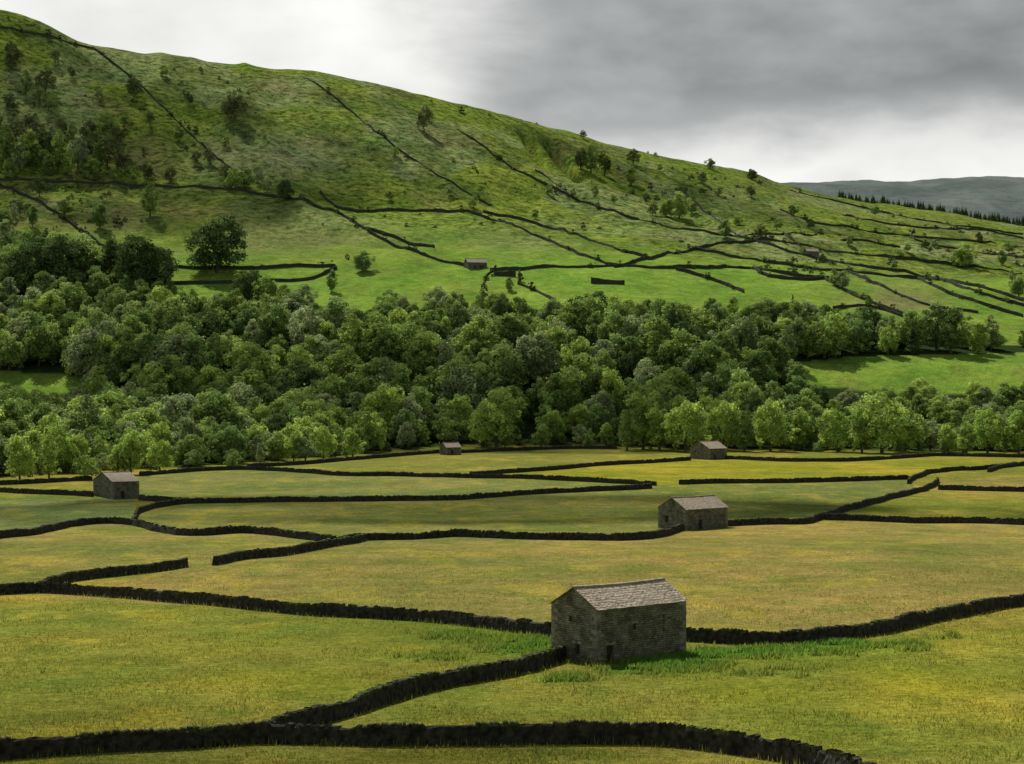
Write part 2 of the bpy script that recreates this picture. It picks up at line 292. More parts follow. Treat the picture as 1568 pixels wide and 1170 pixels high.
# ------------------------------------------------------------------ dry stone walls
WALLS=[
[(-90,1172),(0,1163),(100,1157),(200,1150),(300,1144),(345,1140),(400,1137),(470,1139),(560,1143),(700,1141),(850,1138),(1000,1141),(1080,1148),(1140,1157),(1200,1167),(1260,1180),(1330,1200),(1420,1225)],
[(392,1139),(440,1122),(500,1105),(560,1086),(640,1062),(740,1042),(820,1026),(855,1014),(868,1010)],
[(-90,912),(0,912),(60,907),(100,910),(200,917),(350,930),(450,941),(560,947),(650,952),(740,961),(800,970),(848,976)],
[(1046,982),(1100,986),(1150,988),(1200,989),(1260,984),(1310,978),(1370,965),(1420,953),(1480,942),(1568,927),(1680,915)],
[(60,905),(100,891),(170,883),(250,875),(288,868)],
[(328,866),(365,857),(430,852),(500,839),(560,828)],
[(-90,830),(0,825),(60,818),(110,806),(150,801),(205,803),(240,815),(290,822),(370,815),(420,820),(520,833),(560,827),(640,826),(700,821),(800,826),(900,827),(960,828),(1008,825),(1045,812)],
[(1114,806),(1170,803),(1240,803),(1265,792),(1310,778),(1370,763),(1410,753),(1435,747),(1437,738)],
[(1262,796),(1330,798),(1400,801),(1500,801),(1568,804),(1680,808)],
[(205,803),(208,788),(235,777),(290,771),(400,769),(550,768),(700,766),(800,758),(900,753),(1000,748)],
[(1040,742),(1100,740),(1200,740),(1300,737),(1392,734)],
[(1390,741),(1394,731),(1420,726),(1440,722),(1500,720),(1568,713),(1680,708)],
[(-90,748),(0,754),(60,757),(120,759),(143,761)],[(213,766),(240,769),(292,770)],
[(-60,744),(0,743),(80,739),(140,735)],
[(215,729),(300,722),(370,719),(450,723),(520,729),(600,729),(700,732),(800,733),(900,738),(1005,744)],
[(380,716),(460,712),(560,703),(620,698),(672,694)],[(705,694),(770,691),(850,688),(900,687),(945,688)],
[(720,729),(800,723),(860,719),(920,713),(1000,709),(1058,705)],[(1112,703),(1200,707),(1300,707),(1400,701),(1430,698),(1568,701),(1680,702)],
[(1437,750),(1500,752),(1568,753),(1680,755)],[(1512,723),(1540,714),(1600,710)],
[(0,42),(40,50),(100,62),(145,76)],
[(145,76),(185,105),(240,155),(290,205),(330,240),(362,268)],
[(470,120),(500,140),(560,190),(610,230),(660,262),(710,292),(750,315)],
[(700,198),(740,225),(790,262),(850,290),(920,320),(980,337)],
[(-50,272),(60,278),(100,279),(200,284),(300,288),(360,291),(420,301),(480,315),(530,330),(545,345),(580,366),(620,382),(680,402),(740,412)],
[(-40,268),(0,282),(40,300),(80,322),(120,352),(160,378),(180,395)],
[(490,295),(520,326),(545,326),(600,323),(660,323),(720,326),(760,338),(810,356),(850,374),(900,396),(945,408)],
[(740,325),(830,345),(900,367),(960,388),(1000,398)],
[(250,410),(300,412),(400,412),(470,408),(515,410)],[(260,436),(380,433),(480,430),(515,412)],
[(750,416),(850,410),(950,408),(1020,412),(1100,411),(1150,412),(1210,422),(1270,428)],
[(940,410),(985,402),(1030,388),(1080,378),(1140,371),(1175,367)],
[(1060,380),(1110,392),(1180,403),(1250,414),(1290,416),(1360,424),(1430,428),(1500,450),(1568,470),(1650,490)],
[(1130,362),(1190,380),(1250,397),(1330,411),(1400,420),(1450,432),(1500,440),(1568,462)],
[(795,436),(830,450),(850,462)],[(1035,414),(1085,426),(1140,449)],
[(1262,428),(1300,450),(1340,466),(1400,490)],[(1275,474),(1330,467),(1385,487)],[(1300,418),(1350,440),(1420,470),(1500,480)],
[(1405,428),(1440,446),(1500,466),(1568,486)],
[(1195,322),(1250,345),(1290,345),(1340,358),(1440,366),(1568,378)],[(1210,292),(1280,308),(1340,324),(1440,342),(1568,360)],
[(870,300),(940,327),(1000,342),(1050,352),(1130,364),(1200,358),(1290,364),(1380,380)],
[(1290,330),(1400,350),(1500,352),(1568,366)],[(1040,290),(1080,322),(1130,364)],
[(1150,371),(1180,367),(1240,378),(1330,392),(1450,404),(1568,420)],
[(560,352),(600,362),(640,378),(665,380)],[(795,418),(793,436)],[(1150,412),(1148,420),(1210,430),(1262,428)],
[(1400,352),(1385,366),(1450,380),(1568,396)],[(1200,358),(1225,378)],[(820,262),(860,285),(868,302)],[(760,410),(735,430),(745,446)],
[(905,434),(957,436)],[(757,422),(792,424)],
]
flat=[];idx=[]
for w,P in enumerate(WALLS):
    for q in range(len(P)-1):
        (x0,y0),(x1,y1)=P[q],P[q+1]; n=max(1,int(math.hypot(x1-x0,(y1-y0)*2)/14))
        for s in range(n): flat.append((x0+(x1-x0)*s/n,y0+(y1-y0)*s/n)); idx.append(w)
    flat.append(P[-1]); idx.append(w)
W3=survey(flat); idx=np.array(idx)
fringe=[]; hedge=[]
for w in range(len(WALLS)):
    P=W3[idx==w][:,:2]
    if len(P)<2: continue
    for _ in range(3 if P[:,1].min()>860 else 2):
        if len(P)>4: P[1:-1]=P[1:-1]*.5+(P[:-2]+P[2:])*.25
    seg=np.hypot(*(P[1:]-P[:-1]).T); L=np.concatenate([[0],np.cumsum(seg)])
    dm=P[:,1].mean(); farside=P[:,1].min()>860
    st=.35 if dm<260 else .6 if dm<800 else 1.6
    s=np.arange(0,L[-1],st)
    if len(s)<3: s=np.linspace(0,L[-1],4)
    x=np.interp(s,L,P[:,0]); y=np.interp(s,L,P[:,1])
    wob=(fbm(s/9,s*0+w,5,3)-.5)*1.1; 
    tx=np.gradient(x); ty=np.gradient(y); ln=np.hypot(tx,ty)+1e-9; nx,ny=-ty/ln,tx/ln
    x=x+nx*wob; y=y+ny*wob; z=H(x,y)
    hh=1.18 if not farside else 1.85
    if farside and dm>1350: hh=1.45
    if w>=len(WALLS)-2: hh=3.4
    hgt=hh*(.82+.36*fbm(s/4,s*0+w*3.3,9,3))
    if farside: hgt=hgt*((.45 if dm>1300 else .75)+(.75 if dm>1300 else .35)*sst(.25,.5,fbm(s/28,s*0+w*7.7,19,2)))
    prof=[(-.42,-.5),(-.40,.0),(-.32,.5),(-.24,.93),(0,1.0),(.24,.93),(.32,.5),(.40,0.),(.42,-.5)]
    n=len(s); VV=np.zeros((n,len(prof),3))
    for k_,(o,hf) in enumerate(prof):
        jx=rng.normal(0,.035,n); jz=rng.normal(0,.035,n)
        off=o+jx; VV[:,k_,0]=x+nx*off; VV[:,k_,1]=y+ny*off; VV[:,k_,2]=z+(hgt*hf if hf>=0 else hf)+(jz if hf>0 else 0)
    m=len(prof); i_,j_=np.meshgrid(np.arange(n-1),np.arange(m-1),indexing='ij'); a=(i_*m+j_).ravel()
    Fw=np.stack([a,a+1,a+m+1,a+m],1); V_=VV.reshape(-1,3)
    for e in (0,(n-1)*m):
        Fw=np.concatenate([Fw,np.array([[e,e+1,e+7,e+8],[e+1,e+2,e+6,e+7],[e+2,e+3,e+5,e+6]])])
    cl=np.repeat((.75+.5*rng.random((len(V_),1))),3,1)
    if not farside:
        cs=np.arange(.15,L[-1]-.15,.2 if dm<300 else .42); cs=cs+rng.normal(0,.05,len(cs))
        keep=(rng.random(len(cs))>.08)&(fbm(cs/2.5,cs*0+w*2,88,2)>.27); cs=cs[keep]; nn=len(cs)
        cx,cy=np.interp(cs,s,x),np.interp(cs,s,y); ch=np.interp(cs,s,hgt)+np.interp(cs,s,z)
        ax=np.interp(cs,s,tx/ln); ay=np.interp(cs,s,ty/ln)
        t=rng.normal(.25,.3,nn); big=1 if dm<300 else 1.6
        C=np.stack([cx,cy,ch+.0+rng.normal(0,.03,nn)],1); U=np.stack([ax*np.cos(t),ay*np.cos(t),np.sin(t)],1)*((.08+.08*rng.random(nn))*big)[:,None]
        Wd=np.stack([-ay,ax,ax*0],1)*(.2+.08*rng.random(nn))[:,None]
        Zv=np.stack([-ax*np.sin(t),-ay*np.sin(t),np.cos(t)],1)*(.09+.07*rng.random(nn))[:,None]
        bv,bf=boxes(C,U,Wd,Zv); Fw=np.concatenate([Fw,bf+len(V_)]); V_=np.concatenate([V_,bv])
        moss=sst(.45,.6,fbm(cs/4,cs*0+w,77,2))[:,None]
        cc_=np.array([[1.3,1.3,1.15]])*(1-moss)+np.array([[1.5,2.0,1.0]])*moss
        cl=np.concatenate([cl,np.repeat(cc_*(.7+.7*rng.random((nn,1))),8,0)])
    add('dry_stone_wall',mesh_np('dry_stone_wall',V_,Fw,[M_WALLF if farside else M_WALL],cl))
    if dm<330: fringe.append((x,y,nx,ny))
    if farside: hedge.append((x,y))
# ------------------------------------------------------------------ grass blades
def blades(x,y,h,wd,colr,name,lean=.35):
    n=len(x); z=H(x,y); a=rng.random(n)*2*np.pi; b=rng.random(n)*2*np.pi; l=rng.random(n)*lean*h
    P=np.zeros((n,3,3))
    P[:,0]=np.stack([x-np.cos(a)*wd,y-np.sin(a)*wd,z-.05],1); P[:,1]=np.stack([x+np.cos(a)*wd,y+np.sin(a)*wd,z-.05],1)
    P[:,2]=np.stack([x+np.cos(b)*l,y+np.sin(b)*l,z+h],1)
    c=np.repeat(colr*(.7+.6*rng.random((n,1))),3,0)
    add(name,mesh_np(name,P.reshape(-1,3),np.arange(3*n).reshape(-1,3),[M_BLADE],c))
n=160000
yy=100+210*rng.random(n)**1.4; xx=(rng.random(n)*2-1)*(yy*.275+6)
cl_=cover(xx,yy,H(xx,yy))[:,:3]
patch=fbm(xx/5,yy/5,131,3); h=.10+.28*rng.random(n)*sst(.35,.65,patch)*(1-sst(240,310,yy)*.7)
blades(xx,yy,h,.035+.03*rng.random(n),cl_*np.array([1.4,1.4,1.25]),'meadow_grass',1.2)
n=160000
xx=rng.uniform(-12,42,n); yy=rng.uniform(148,186,n); cl_=cover(xx,yy,H(xx,yy))[:,:3]
cp=fbm(xx/2.2,yy/2.2,133,3)
dn_=np.clip((.165-cl_[:,0])/.05,0,1)*(cl_[:,1]>.13)*sst(.36,.56,cp); kp=rng.random(n)<dn_; xx,yy,cl_,cp=xx[kp],yy[kp],cl_[kp],cp[kp]
blades(xx,yy,.2+.5*rng.random(len(xx))*cp*1.4,.07+.05*rng.random(len(xx)),cl_*1.5,'nettle_patch',1.0)
X=[];Y=[]
for (x,y,nx,ny) in fringe:
    r=np.repeat(np.arange(len(x)),9); sd=np.where(rng.random(len(r))<.5,-1,1)*(.38+.5*rng.random(len(r))**2)
    X.append(x[r]+nx[r]*sd+rng.normal(0,.15,len(r))); Y.append(y[r]+ny[r]*sd+rng.normal(0,.15,len(r)))
X=np.concatenate(X);Y=np.concatenate(Y); cc=cover(X,Y,H(X,Y))[:,:3]*np.array([1.0,1.1,1])
blades(X,Y,(.15+.55*rng.random(len(X)))*(.25+1.0*fbm(X/3,Y/3,141,2)),.05+0*X,cc,'wall_verge_grass')
# ------------------------------------------------------------------ trees
def tube(p0,p1,r0,r1,n=6):
    p0=np.array(p0,float);p1=np.array(p1,float); d=p1-p0; d/=np.linalg.norm(d)+1e-9
    a=np.cross(d,[0,1,0.1]); a/=np.linalg.norm(a); b=np.cross(d,a); t=np.arange(n)/n*2*np.pi
    ring=np.cos(t)[:,None]*a+np.sin(t)[:,None]*b
    V=np.concatenate([p0+ring*r0,p1+ring*r1]); i=np.arange(n); j=(i+1)%n
    return V,np.stack([i,j,j+n,i+n],1)
def make_tree(name,seed,Ht,R,base,nclump,nleaf,ls_,mat,shape='round'):
    r=np.random.default_rng(seed); Vs=[];Fs=[];off=0;cls=[]
    def put(V,Fc):
        nonlocal off
        Vs.append(V);Fs.append(Fc+off);off+=len(V);cls.append(np.ones((len(V),3)))
    trunk_top=np.array([r.normal(0,.25),r.normal(0,.25),Ht*(.5 if shape!='conifer' else .97)])
    mid=np.array([r.normal(0,.15),r.normal(0,.15),Ht*.22]); tr=Ht*.02+.05
    put(*tube((0,0,-.6),mid,tr*1.5,tr,8)); put(*tube(mid,trunk_top,tr,tr*.45,8))
    cen=[];rad=[]
    lob=r.random()*6.28; l2=r.random()*6.28
    for k_ in range(nclump):
        if shape=='conifer':
            t=(k_+.5)/nclump; zc=base+(Ht-base)*t; rr=R*(1-t)*.75; a=k_*2.4+r.random()
            cen.append((math.cos(a)*rr*.6,math.sin(a)*rr*.6,zc)); rad.append(max(.35,R*(1-t)*.55+.2))
        else:
            t=(k_+.5)/nclump
            prof=np.interp(t,[0,.12,.35,.6,.8,.93,1],[.66,.9,1,.98,.86,.66,.45]) if shape=='round' else np.interp(t,[0,.15,.4,.7,.9,1],[.5,.8,.97,.9,.66,.4])
            rc=R*(.16+.19*r.random()**1.6)
            a=k_*2.39996+r.normal(0,.45); q=.35+.65*math.sqrt(r.random())
            rr=max(0,R*prof-rc)*q*(1+.2*math.sin(2*a+lob)+.15*math.sin(3*a+l2))
            zc=base+rc*.7+(Ht-base-rc*1.5)*t*(1+.13*math.sin(a+l2))+r.normal(0,.4)
            cen.append((math.cos(a)*rr,math.sin(a)*rr,zc)); rad.append(rc)
    cen=np.array(cen);rad=np.array(rad)
    for k_ in range(0,nclump,max(1,nclump//9)):
        s=mid+(trunk_top-mid)*r.random(); put(*tube(s,cen[k_],tr*.4,tr*.1,5))
    w=rad**2; w/=w.sum(); ci=r.choice(nclump,nleaf,p=w)
    d=r.normal(size=(nleaf,3)); d/=np.linalg.norm(d,axis=1)[:,None]
    fl_=(d[:,2]<-.4)&(r.random(nleaf)<.65); d[fl_,2]*=-1
    ph=r.random(nclump)*6.28
    lump=.84+.26*np.sin(d[:,0]*4.5+ph[ci])*np.sin(d[:,1]*4.5+ph[ci]*2)+r.normal(0,.10,nleaf)
    fl=np.array([1,1,.78]) if shape!='conifer' else np.array([1,1,.5])
    P=cen[ci]+d*fl*(rad[ci]*lump)[:,None]
    stray=r.random(nleaf)<.05; P[stray]+=r.normal(0,.5,(stray.sum(),3))
    P[:,2]=np.maximum(P[:,2],.15)
    nrm=d*1.1+r.normal(0,.42,(nleaf,3))+np.array([0,0,.35]); nrm/=np.linalg.norm(nrm,axis=1)[:,None]
    t=np.cross(nrm,r.normal(size=(nleaf,3))); t/=np.linalg.norm(t,axis=1)[:,None]+1e-9; b=np.cross(nrm,t)
    s=ls_*(.6+.8*r.random(nleaf))[:,None]
    Q=np.stack([P-t*s*.5,P-b*s*.36,P+t*s*.5,P+b*s*.36],1)
    tone=(.62+.75*r.random(nclump))[ci]*(.7+.6*r.random(nleaf))
    hue=r.normal(0,.08,nleaf)
    c=np.stack([tone*(1+hue),tone,tone*(1-hue)],1); 
    Vs.append(Q.reshape(-1,3)); Fs.append(np.arange(4*nleaf).reshape(-1,4)+off); cls.append(np.repeat(c,4,0))
    nb=sum(len(f) for f in Fs[:-1]); mi=np.concatenate([np.zeros(nb),np.ones(nleaf)])
    return mesh_np(name,np.concatenate(Vs),np.concatenate(Fs),[M_BARK,mat],np.concatenate(cls),False,mi)
T=[make_tree('oak_mesh',1,14,7.4,1.0,58,7000,.62,M_LEAF),
   make_tree('ash_mesh',2,15,6.3,1.4,52,6400,.6,M_LEAF,'oval'),
   make_tree('sycamore_mesh',3,13,6.8,.9,50,6800,.62,M_LEAF),
   make_tree('alder_mesh',4,12,5.2,.7,44,5000,.55,M_LEAF,'oval'),
   make_tree('birch_mesh',5,13,4.9,1.2,46,4200,.55,M_LEAF,'oval'),
   make_tree('thin_tree_mesh',6,9,4.7,1.1,30,2300,.52,M_BRUSH),
   make_tree('hawthorn_mesh',8,6,3.5,.3,24,2200,.45,M_LEAF)]
TH=[14,15,13,12,13,9,6]
T_OAK2=make_tree('broad_oak_mesh',21,12,7.6,.8,60,7000,.62,M_LEAF)
T_L1=make_tree('lime_green_oak_mesh',31,12.5,6.6,1.2,54,6500,.55,M_LIME)
T_L2=make_tree('lime_green_ash_mesh',32,13,5.6,1.6,44,5200,.55,M_LIME,'oval')
T_DARK=make_tree('dark_tree_mesh',9,14,7.6,.8,60,7500,.62,M_DARK)
T_CON=make_tree('conifer_mesh',10,16,4.0,1.0,26,3000,.62,M_DARK,'conifer')
BUSH=make_tree('bush_mesh',11,3.0,2.4,.0,12,700,.5,M_BRUSH)
BUSH2=make_tree('bush2_mesh',12,4.0,2.2,.1,12,700,.5,M_BRUSH)
TW=[(T[i],TH[i]) for i in range(7)]
wood=bpy.data.objects.new('river_woodland',None); bpy.context.collection.objects.link(wood)
cand=[]
y=556.
while y<1100:
    x=-.32*y
    sp=9.6 if y<700 else 11.8
    while x<.32*y:
        cand.append((x+rng.normal(0,3.6),y+rng.normal(0,3.6))); x+=sp
    y+=sp*.93
cand=np.array(cand); cz_=H(cand[:,0],cand[:,1]); cpx=CX+F*cand[:,0]/cand[:,1]; cpy=CY-F*cz_/cand[:,1]
up=np.interp(cpx,UPX,UPY); lo=np.interp(cpx,LPX,LPY)
edge=(fbm(cand[:,0]/30,cand[:,1]/30,151,3)-.5)*44
ok=(cpy>up+edge)&(cpy<lo)&~inpoly(cpx,cpy,CLR)&~inpoly(cpx,cpy,CLL)
dens=fbm(cand[:,0]/45,cand[:,1]/45,161,2)
wt=0
for k_ in np.where(ok)[0]:
    x,y=cand[k_]; r=rng.random()
    if r<.08: continue
    zone=dens[k_]
    if y>930: tid=rng.choice([0,1,2,3,4,7],p=[.2,.2,.16,.14,.14,.16]); hh=rng.uniform(8.5,18.5)
    elif cpy[k_]>lo[k_]-12: tid=rng.choice([0,2,3,4,6],p=[.3,.3,.2,.1,.1]); hh=rng.uniform(7,15)
    else: tid=rng.choice([0,1,2,3,4,7],p=[.24,.18,.2,.1,.08,.2]); hh=rng.uniform(12,23)
    if cpy[k_]<up[k_]+14: hh*=.8
    if (cpx[k_]>1200 or cpx[k_]<150) and 790<y<870: hh=min(hh,14)
    me,h0=TW[tid] if tid<7 else (T_OAK2,12)
    if tid==7: hh*=.85
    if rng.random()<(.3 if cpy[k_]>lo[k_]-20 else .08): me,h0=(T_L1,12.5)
    if zone>.58 and r<.35: me,h0=T_DARK,14
    if r>.985: me,h0=T_CON,16; hh=rng.uniform(13,19)
    s=hh/h0; sxy=s*rng.uniform(.85,1.2)
    add('woodland_tree',me,wood,(x,y,cz_[k_]-.2),rng.random()*6.28,(sxy*rng.uniform(.9,1.12),sxy,s)); wt+=1
S=[(332,417,84,9),(222,452,88,9),(180,440,70,9),(100,445,80,9),(130,440,75,0),(40,450,75,9),(15,440,60,0),(60,415,50,9),(200,425,60,9),(240,440,60,9),(555,416,30,0),(508,447,32,1),(230,332,42,4),(153,350,32,1),(436,307,28,9),(360,290,28,6),(375,288,26,6),
(360,185,38,5),(350,180,25,5),(650,202,34,5),(605,467,18,0),(660,470,25,3),(893,212,11,5),(1088,258,13,0),(1152,275,14,9),(970,252,20,5),(905,265,34,4),(890,260,28,5),(925,268,30,5),(967,284,24,1),
(1040,335,34,0),(1020,332,22,2),(1110,364,24,3),(1165,367,20,5),(1478,410,36,0),(1535,406,22,1),(1465,408,26,3),(1290,442,27,3),(1278,437,24,3),(380,468,52,9),(410,470,46,0),(435,474,38,3),
(20,108,32,5),(15,85,18,5),(40,145,30,4),(70,142,32,5),(15,165,20,5),(75,170,26,6),(180,218,22,5),(165,198,18,6),(205,150,26,5),(190,187,15,6),(250,117,15,6),(290,162,18,5),(10,248,45,4),(45,242,36,1),(65,238,35,5),
(90,252,42,4),(120,258,42,1),(165,257,42,5),(105,272,36,4),(140,277,30,3),(30,262,36,1),(60,302,26,5),(75,270,30,3),(990,312,15,5),(912,300,15,3),(1060,328,15,6),(1150,302,15,5),(877,302,12,6),(940,312,13,6),(1300,376,13,6),(1390,386,12,6),
(50,347,27,1),(20,352,32,4),(5,358,32,0),(30,332,22,5),(10,388,42,1),(45,402,46,0),(78,408,50,2),(1215,330,14,6),(780,445,20,3),(740,468,25,3),(1560,455,30,0),(1330,522,50,9),(1300,525,45,9),(905,500,52,9),(880,500,45,9),(1190,510,45,9),
(760,687,86,2),(740,684,55,3),(828,684,32,3),(890,684,34,6),(905,686,25,6),(928,684,34,3),(985,688,80,1),(1050,692,72,2),(1108,690,70,0),(1180,691,74,2),(1225,690,60,1),(1282,692,62,0),(1350,694,86,2),(1385,692,70,0),(1452,692,40,2),(1512,694,64,0),(1560,694,60,3),(1425,690,45,6),
(30,736,66,2),(75,734,60,4),(132,735,38,6),(200,727,62,1),(180,727,45,3),(245,722,45,2),(355,718,24,6),(398,712,30,4),(450,706,44,2),(495,704,48,0),(540,701,42,3),(468,706,36,6),(1010,690,60,3),(960,690,55,4),(1140,692,55,4),(1320,694,60,1),(1480,695,45,3),
(60,215,26,5),(110,222,28,4),(150,230,24,5),(25,215,28,5),(80,228,30,4),(190,262,26,5),(140,205,18,5),(320,252,22,5),(275,215,18,6),(60,160,20,5),(95,205,22,5),(100,330,20,6),(605,240,14,6),(690,300,15,6),(725,318,16,6),(840,298,14,6),(1000,330,16,5),(1130,345,14,6),(1190,352,15,6),(1240,350,13,6),(820,335,13,6),(1340,330,12,6),(1430,380,12,6),(1500,372,14,5),(1545,388,14,6),(1370,412,14,6),(1010,262,10,6),(1075,280,14,5),(1100,300,12,6),(1330,470,18,3),(1550,430,16,3),
(5,230,34,1),(35,250,34,4),(130,245,30,5),(55,258,34,1),(15,275,30,3),(150,262,34,4),(85,245,30,1),(0,210,26,5),(45,200,22,5),(130,215,20,5),
(395,280,22,6),(345,275,20,5),(260,280,20,5),(225,275,22,5),(300,250,16,5),(345,225,14,6),(410,295,16,6),(110,120,16,5),(85,95,16,5),(150,150,16,6),(230,190,16,5)]
NM={0:'oak_tree',1:'ash_tree',2:'sycamore_tree',3:'alder_tree',4:'birch_tree',5:'hillside_tree',6:'hawthorn_tree',9:'oak_tree'}
SP=survey([(a,b) for a,b,_,_ in S])
for (a,b,hp,kd),p in zip(S,SP):
    hh=hp*p[1]/F*(1.12 if b<400 and hp<60 else 1)
    me,h0=(T_DARK,14) if kd==9 else TW[kd]
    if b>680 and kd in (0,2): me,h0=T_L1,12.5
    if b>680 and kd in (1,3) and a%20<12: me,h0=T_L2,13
    s=hh/h0*1.02; sxy=s*(1.05 if kd in(9,0) else .95)*rng.uniform(.85,1.2)
    add(NM[kd],me,None,(p[0],p[1],p[2]-.15),rng.random()*6.28,(sxy,sxy,s))
scrub=bpy.data.objects.new('hillside_scrub',None); bpy.context.collection.objects.link(scrub)
def putbush(x,y,s):
    z=float(H(np.array([x]),np.array([y]))[0]); me=BUSH if rng.random()<.6 else BUSH2
    add('shrub',me,scrub,(x,y,z-.1),rng.random()*6.28,(s*rng.uniform(.8,1.4),s,s*rng.uniform(.7,1.2)))
for (x,y) in hedge:
    n=len(x)
    for q in range(int(n*.065)+1):
        k_=rng.integers(0,n); putbush(x[k_]+rng.normal(0,1.2),y[k_]+rng.normal(0,1.2),rng.uniform(.3,1.2))
cnt=0
while cnt<520:
    y=rng.uniform(1130,1900); x=rng.uniform(-.29,.29)*y
    dn=float(fbm(np.array([x/60]),np.array([y/60]),171,3)[0]); px=CX+F*x/y
    wl=.12+ (.5 if px<220 else 0)+(.3 if px>950 else 0)
    if dn>.57 and rng.random()<(dn-.53)*9*wl: putbush(x,y,rng.uniform(.2,.95)*(1 if rng.random()<.85 else 1.8)); cnt+=1
und=bpy.data.objects.new('woodland_understorey',None); bpy.context.collection.objects.link(und)
for q in range(220):
    a=rng.uniform(-60,1640); b=float(np.interp(a,LPX,LPY))+rng.uniform(-8,3)
    if 655<a<725: continue
    p=survey([(a,b)])[0]; s=rng.uniform(.4,1.1); add('shrub',BUSH if rng.random()<.5 else T[6],und,(p[0],p[1],p[2]-.1),rng.random()*6.28,s if rng.random()<.5 else s*.6)
pl=bpy.data.objects.new('conifer_plantation',None); bpy.context.collection.objects.link(pl)
for q in range(340):
    a=1285+ (1700-1285)*rng.random(); d=float(np.interp(a,cols,cr_d))+rng.uniform(15,90); x=(a-CX)/F*d
    z=float(H(np.array([x]),np.array([d]))[0]); hh=rng.uniform(10,14)*(.65+.5*np.clip((a-1285)/250,0,1))
    add('plantation_conifer',T_CON,pl,(x,d,z-.3),rng.random()*6.28,(hh/16*1.1,hh/16*1.1,hh/16))
# ------------------------------------------------------------------ barns
def wall_open(org,du,L,h,ops,normal,depth=.32):
    us_=sorted({0.,L,*[o[0] for o in ops],*[o[1] for o in ops]}); vs=sorted({-1.,h,*[o[2] for o in ops],*[o[3] for o in ops]})
    Q=[];UV=[];MI=[]
    P=lambda u,v,n=0.:(org[0]+du[0]*u-normal[0]*n,org[1]+du[1]*u-normal[1]*n,org[2]+v)
    for i in range(len(us_)-1):
        for j in range(len(vs)-1):
            uc=(us_[i]+us_[i+1])/2; vc=(vs[j]+vs[j+1])/2
            if any(o[0]<uc<o[1] and o[2]<vc<o[3] for o in ops): continue
            c=[(us_[i],vs[j]),(us_[i+1],vs[j]),(us_[i+1],vs[j+1]),(us_[i],vs[j+1])]
            Q.append([P(*q) for q in c]); UV+= c; MI.append(0)
    for o in ops:
        a,b,c_,d=o[:4]; dp=o[4] if len(o)>4 else depth
        for (p,q) in [((a,c_),(a,d)),((a,d),(b,d)),((b,d),(b,c_)),((b,c_),(a,c_))]:
            Q.append([P(*p),P(*q),P(*q,dp),P(*p,dp)]); UV+=[p,q,(q[0]+dp,q[1]),(p[0]+dp,p[1])]; MI.append(0)
        c=[(a,c_),(b,c_),(b,d),(a,d)]; Q.append([P(*q,dp) for q in c]); UV+=c; MI.append(0 if len(o)>4 else 1)
    return Q,UV,MI
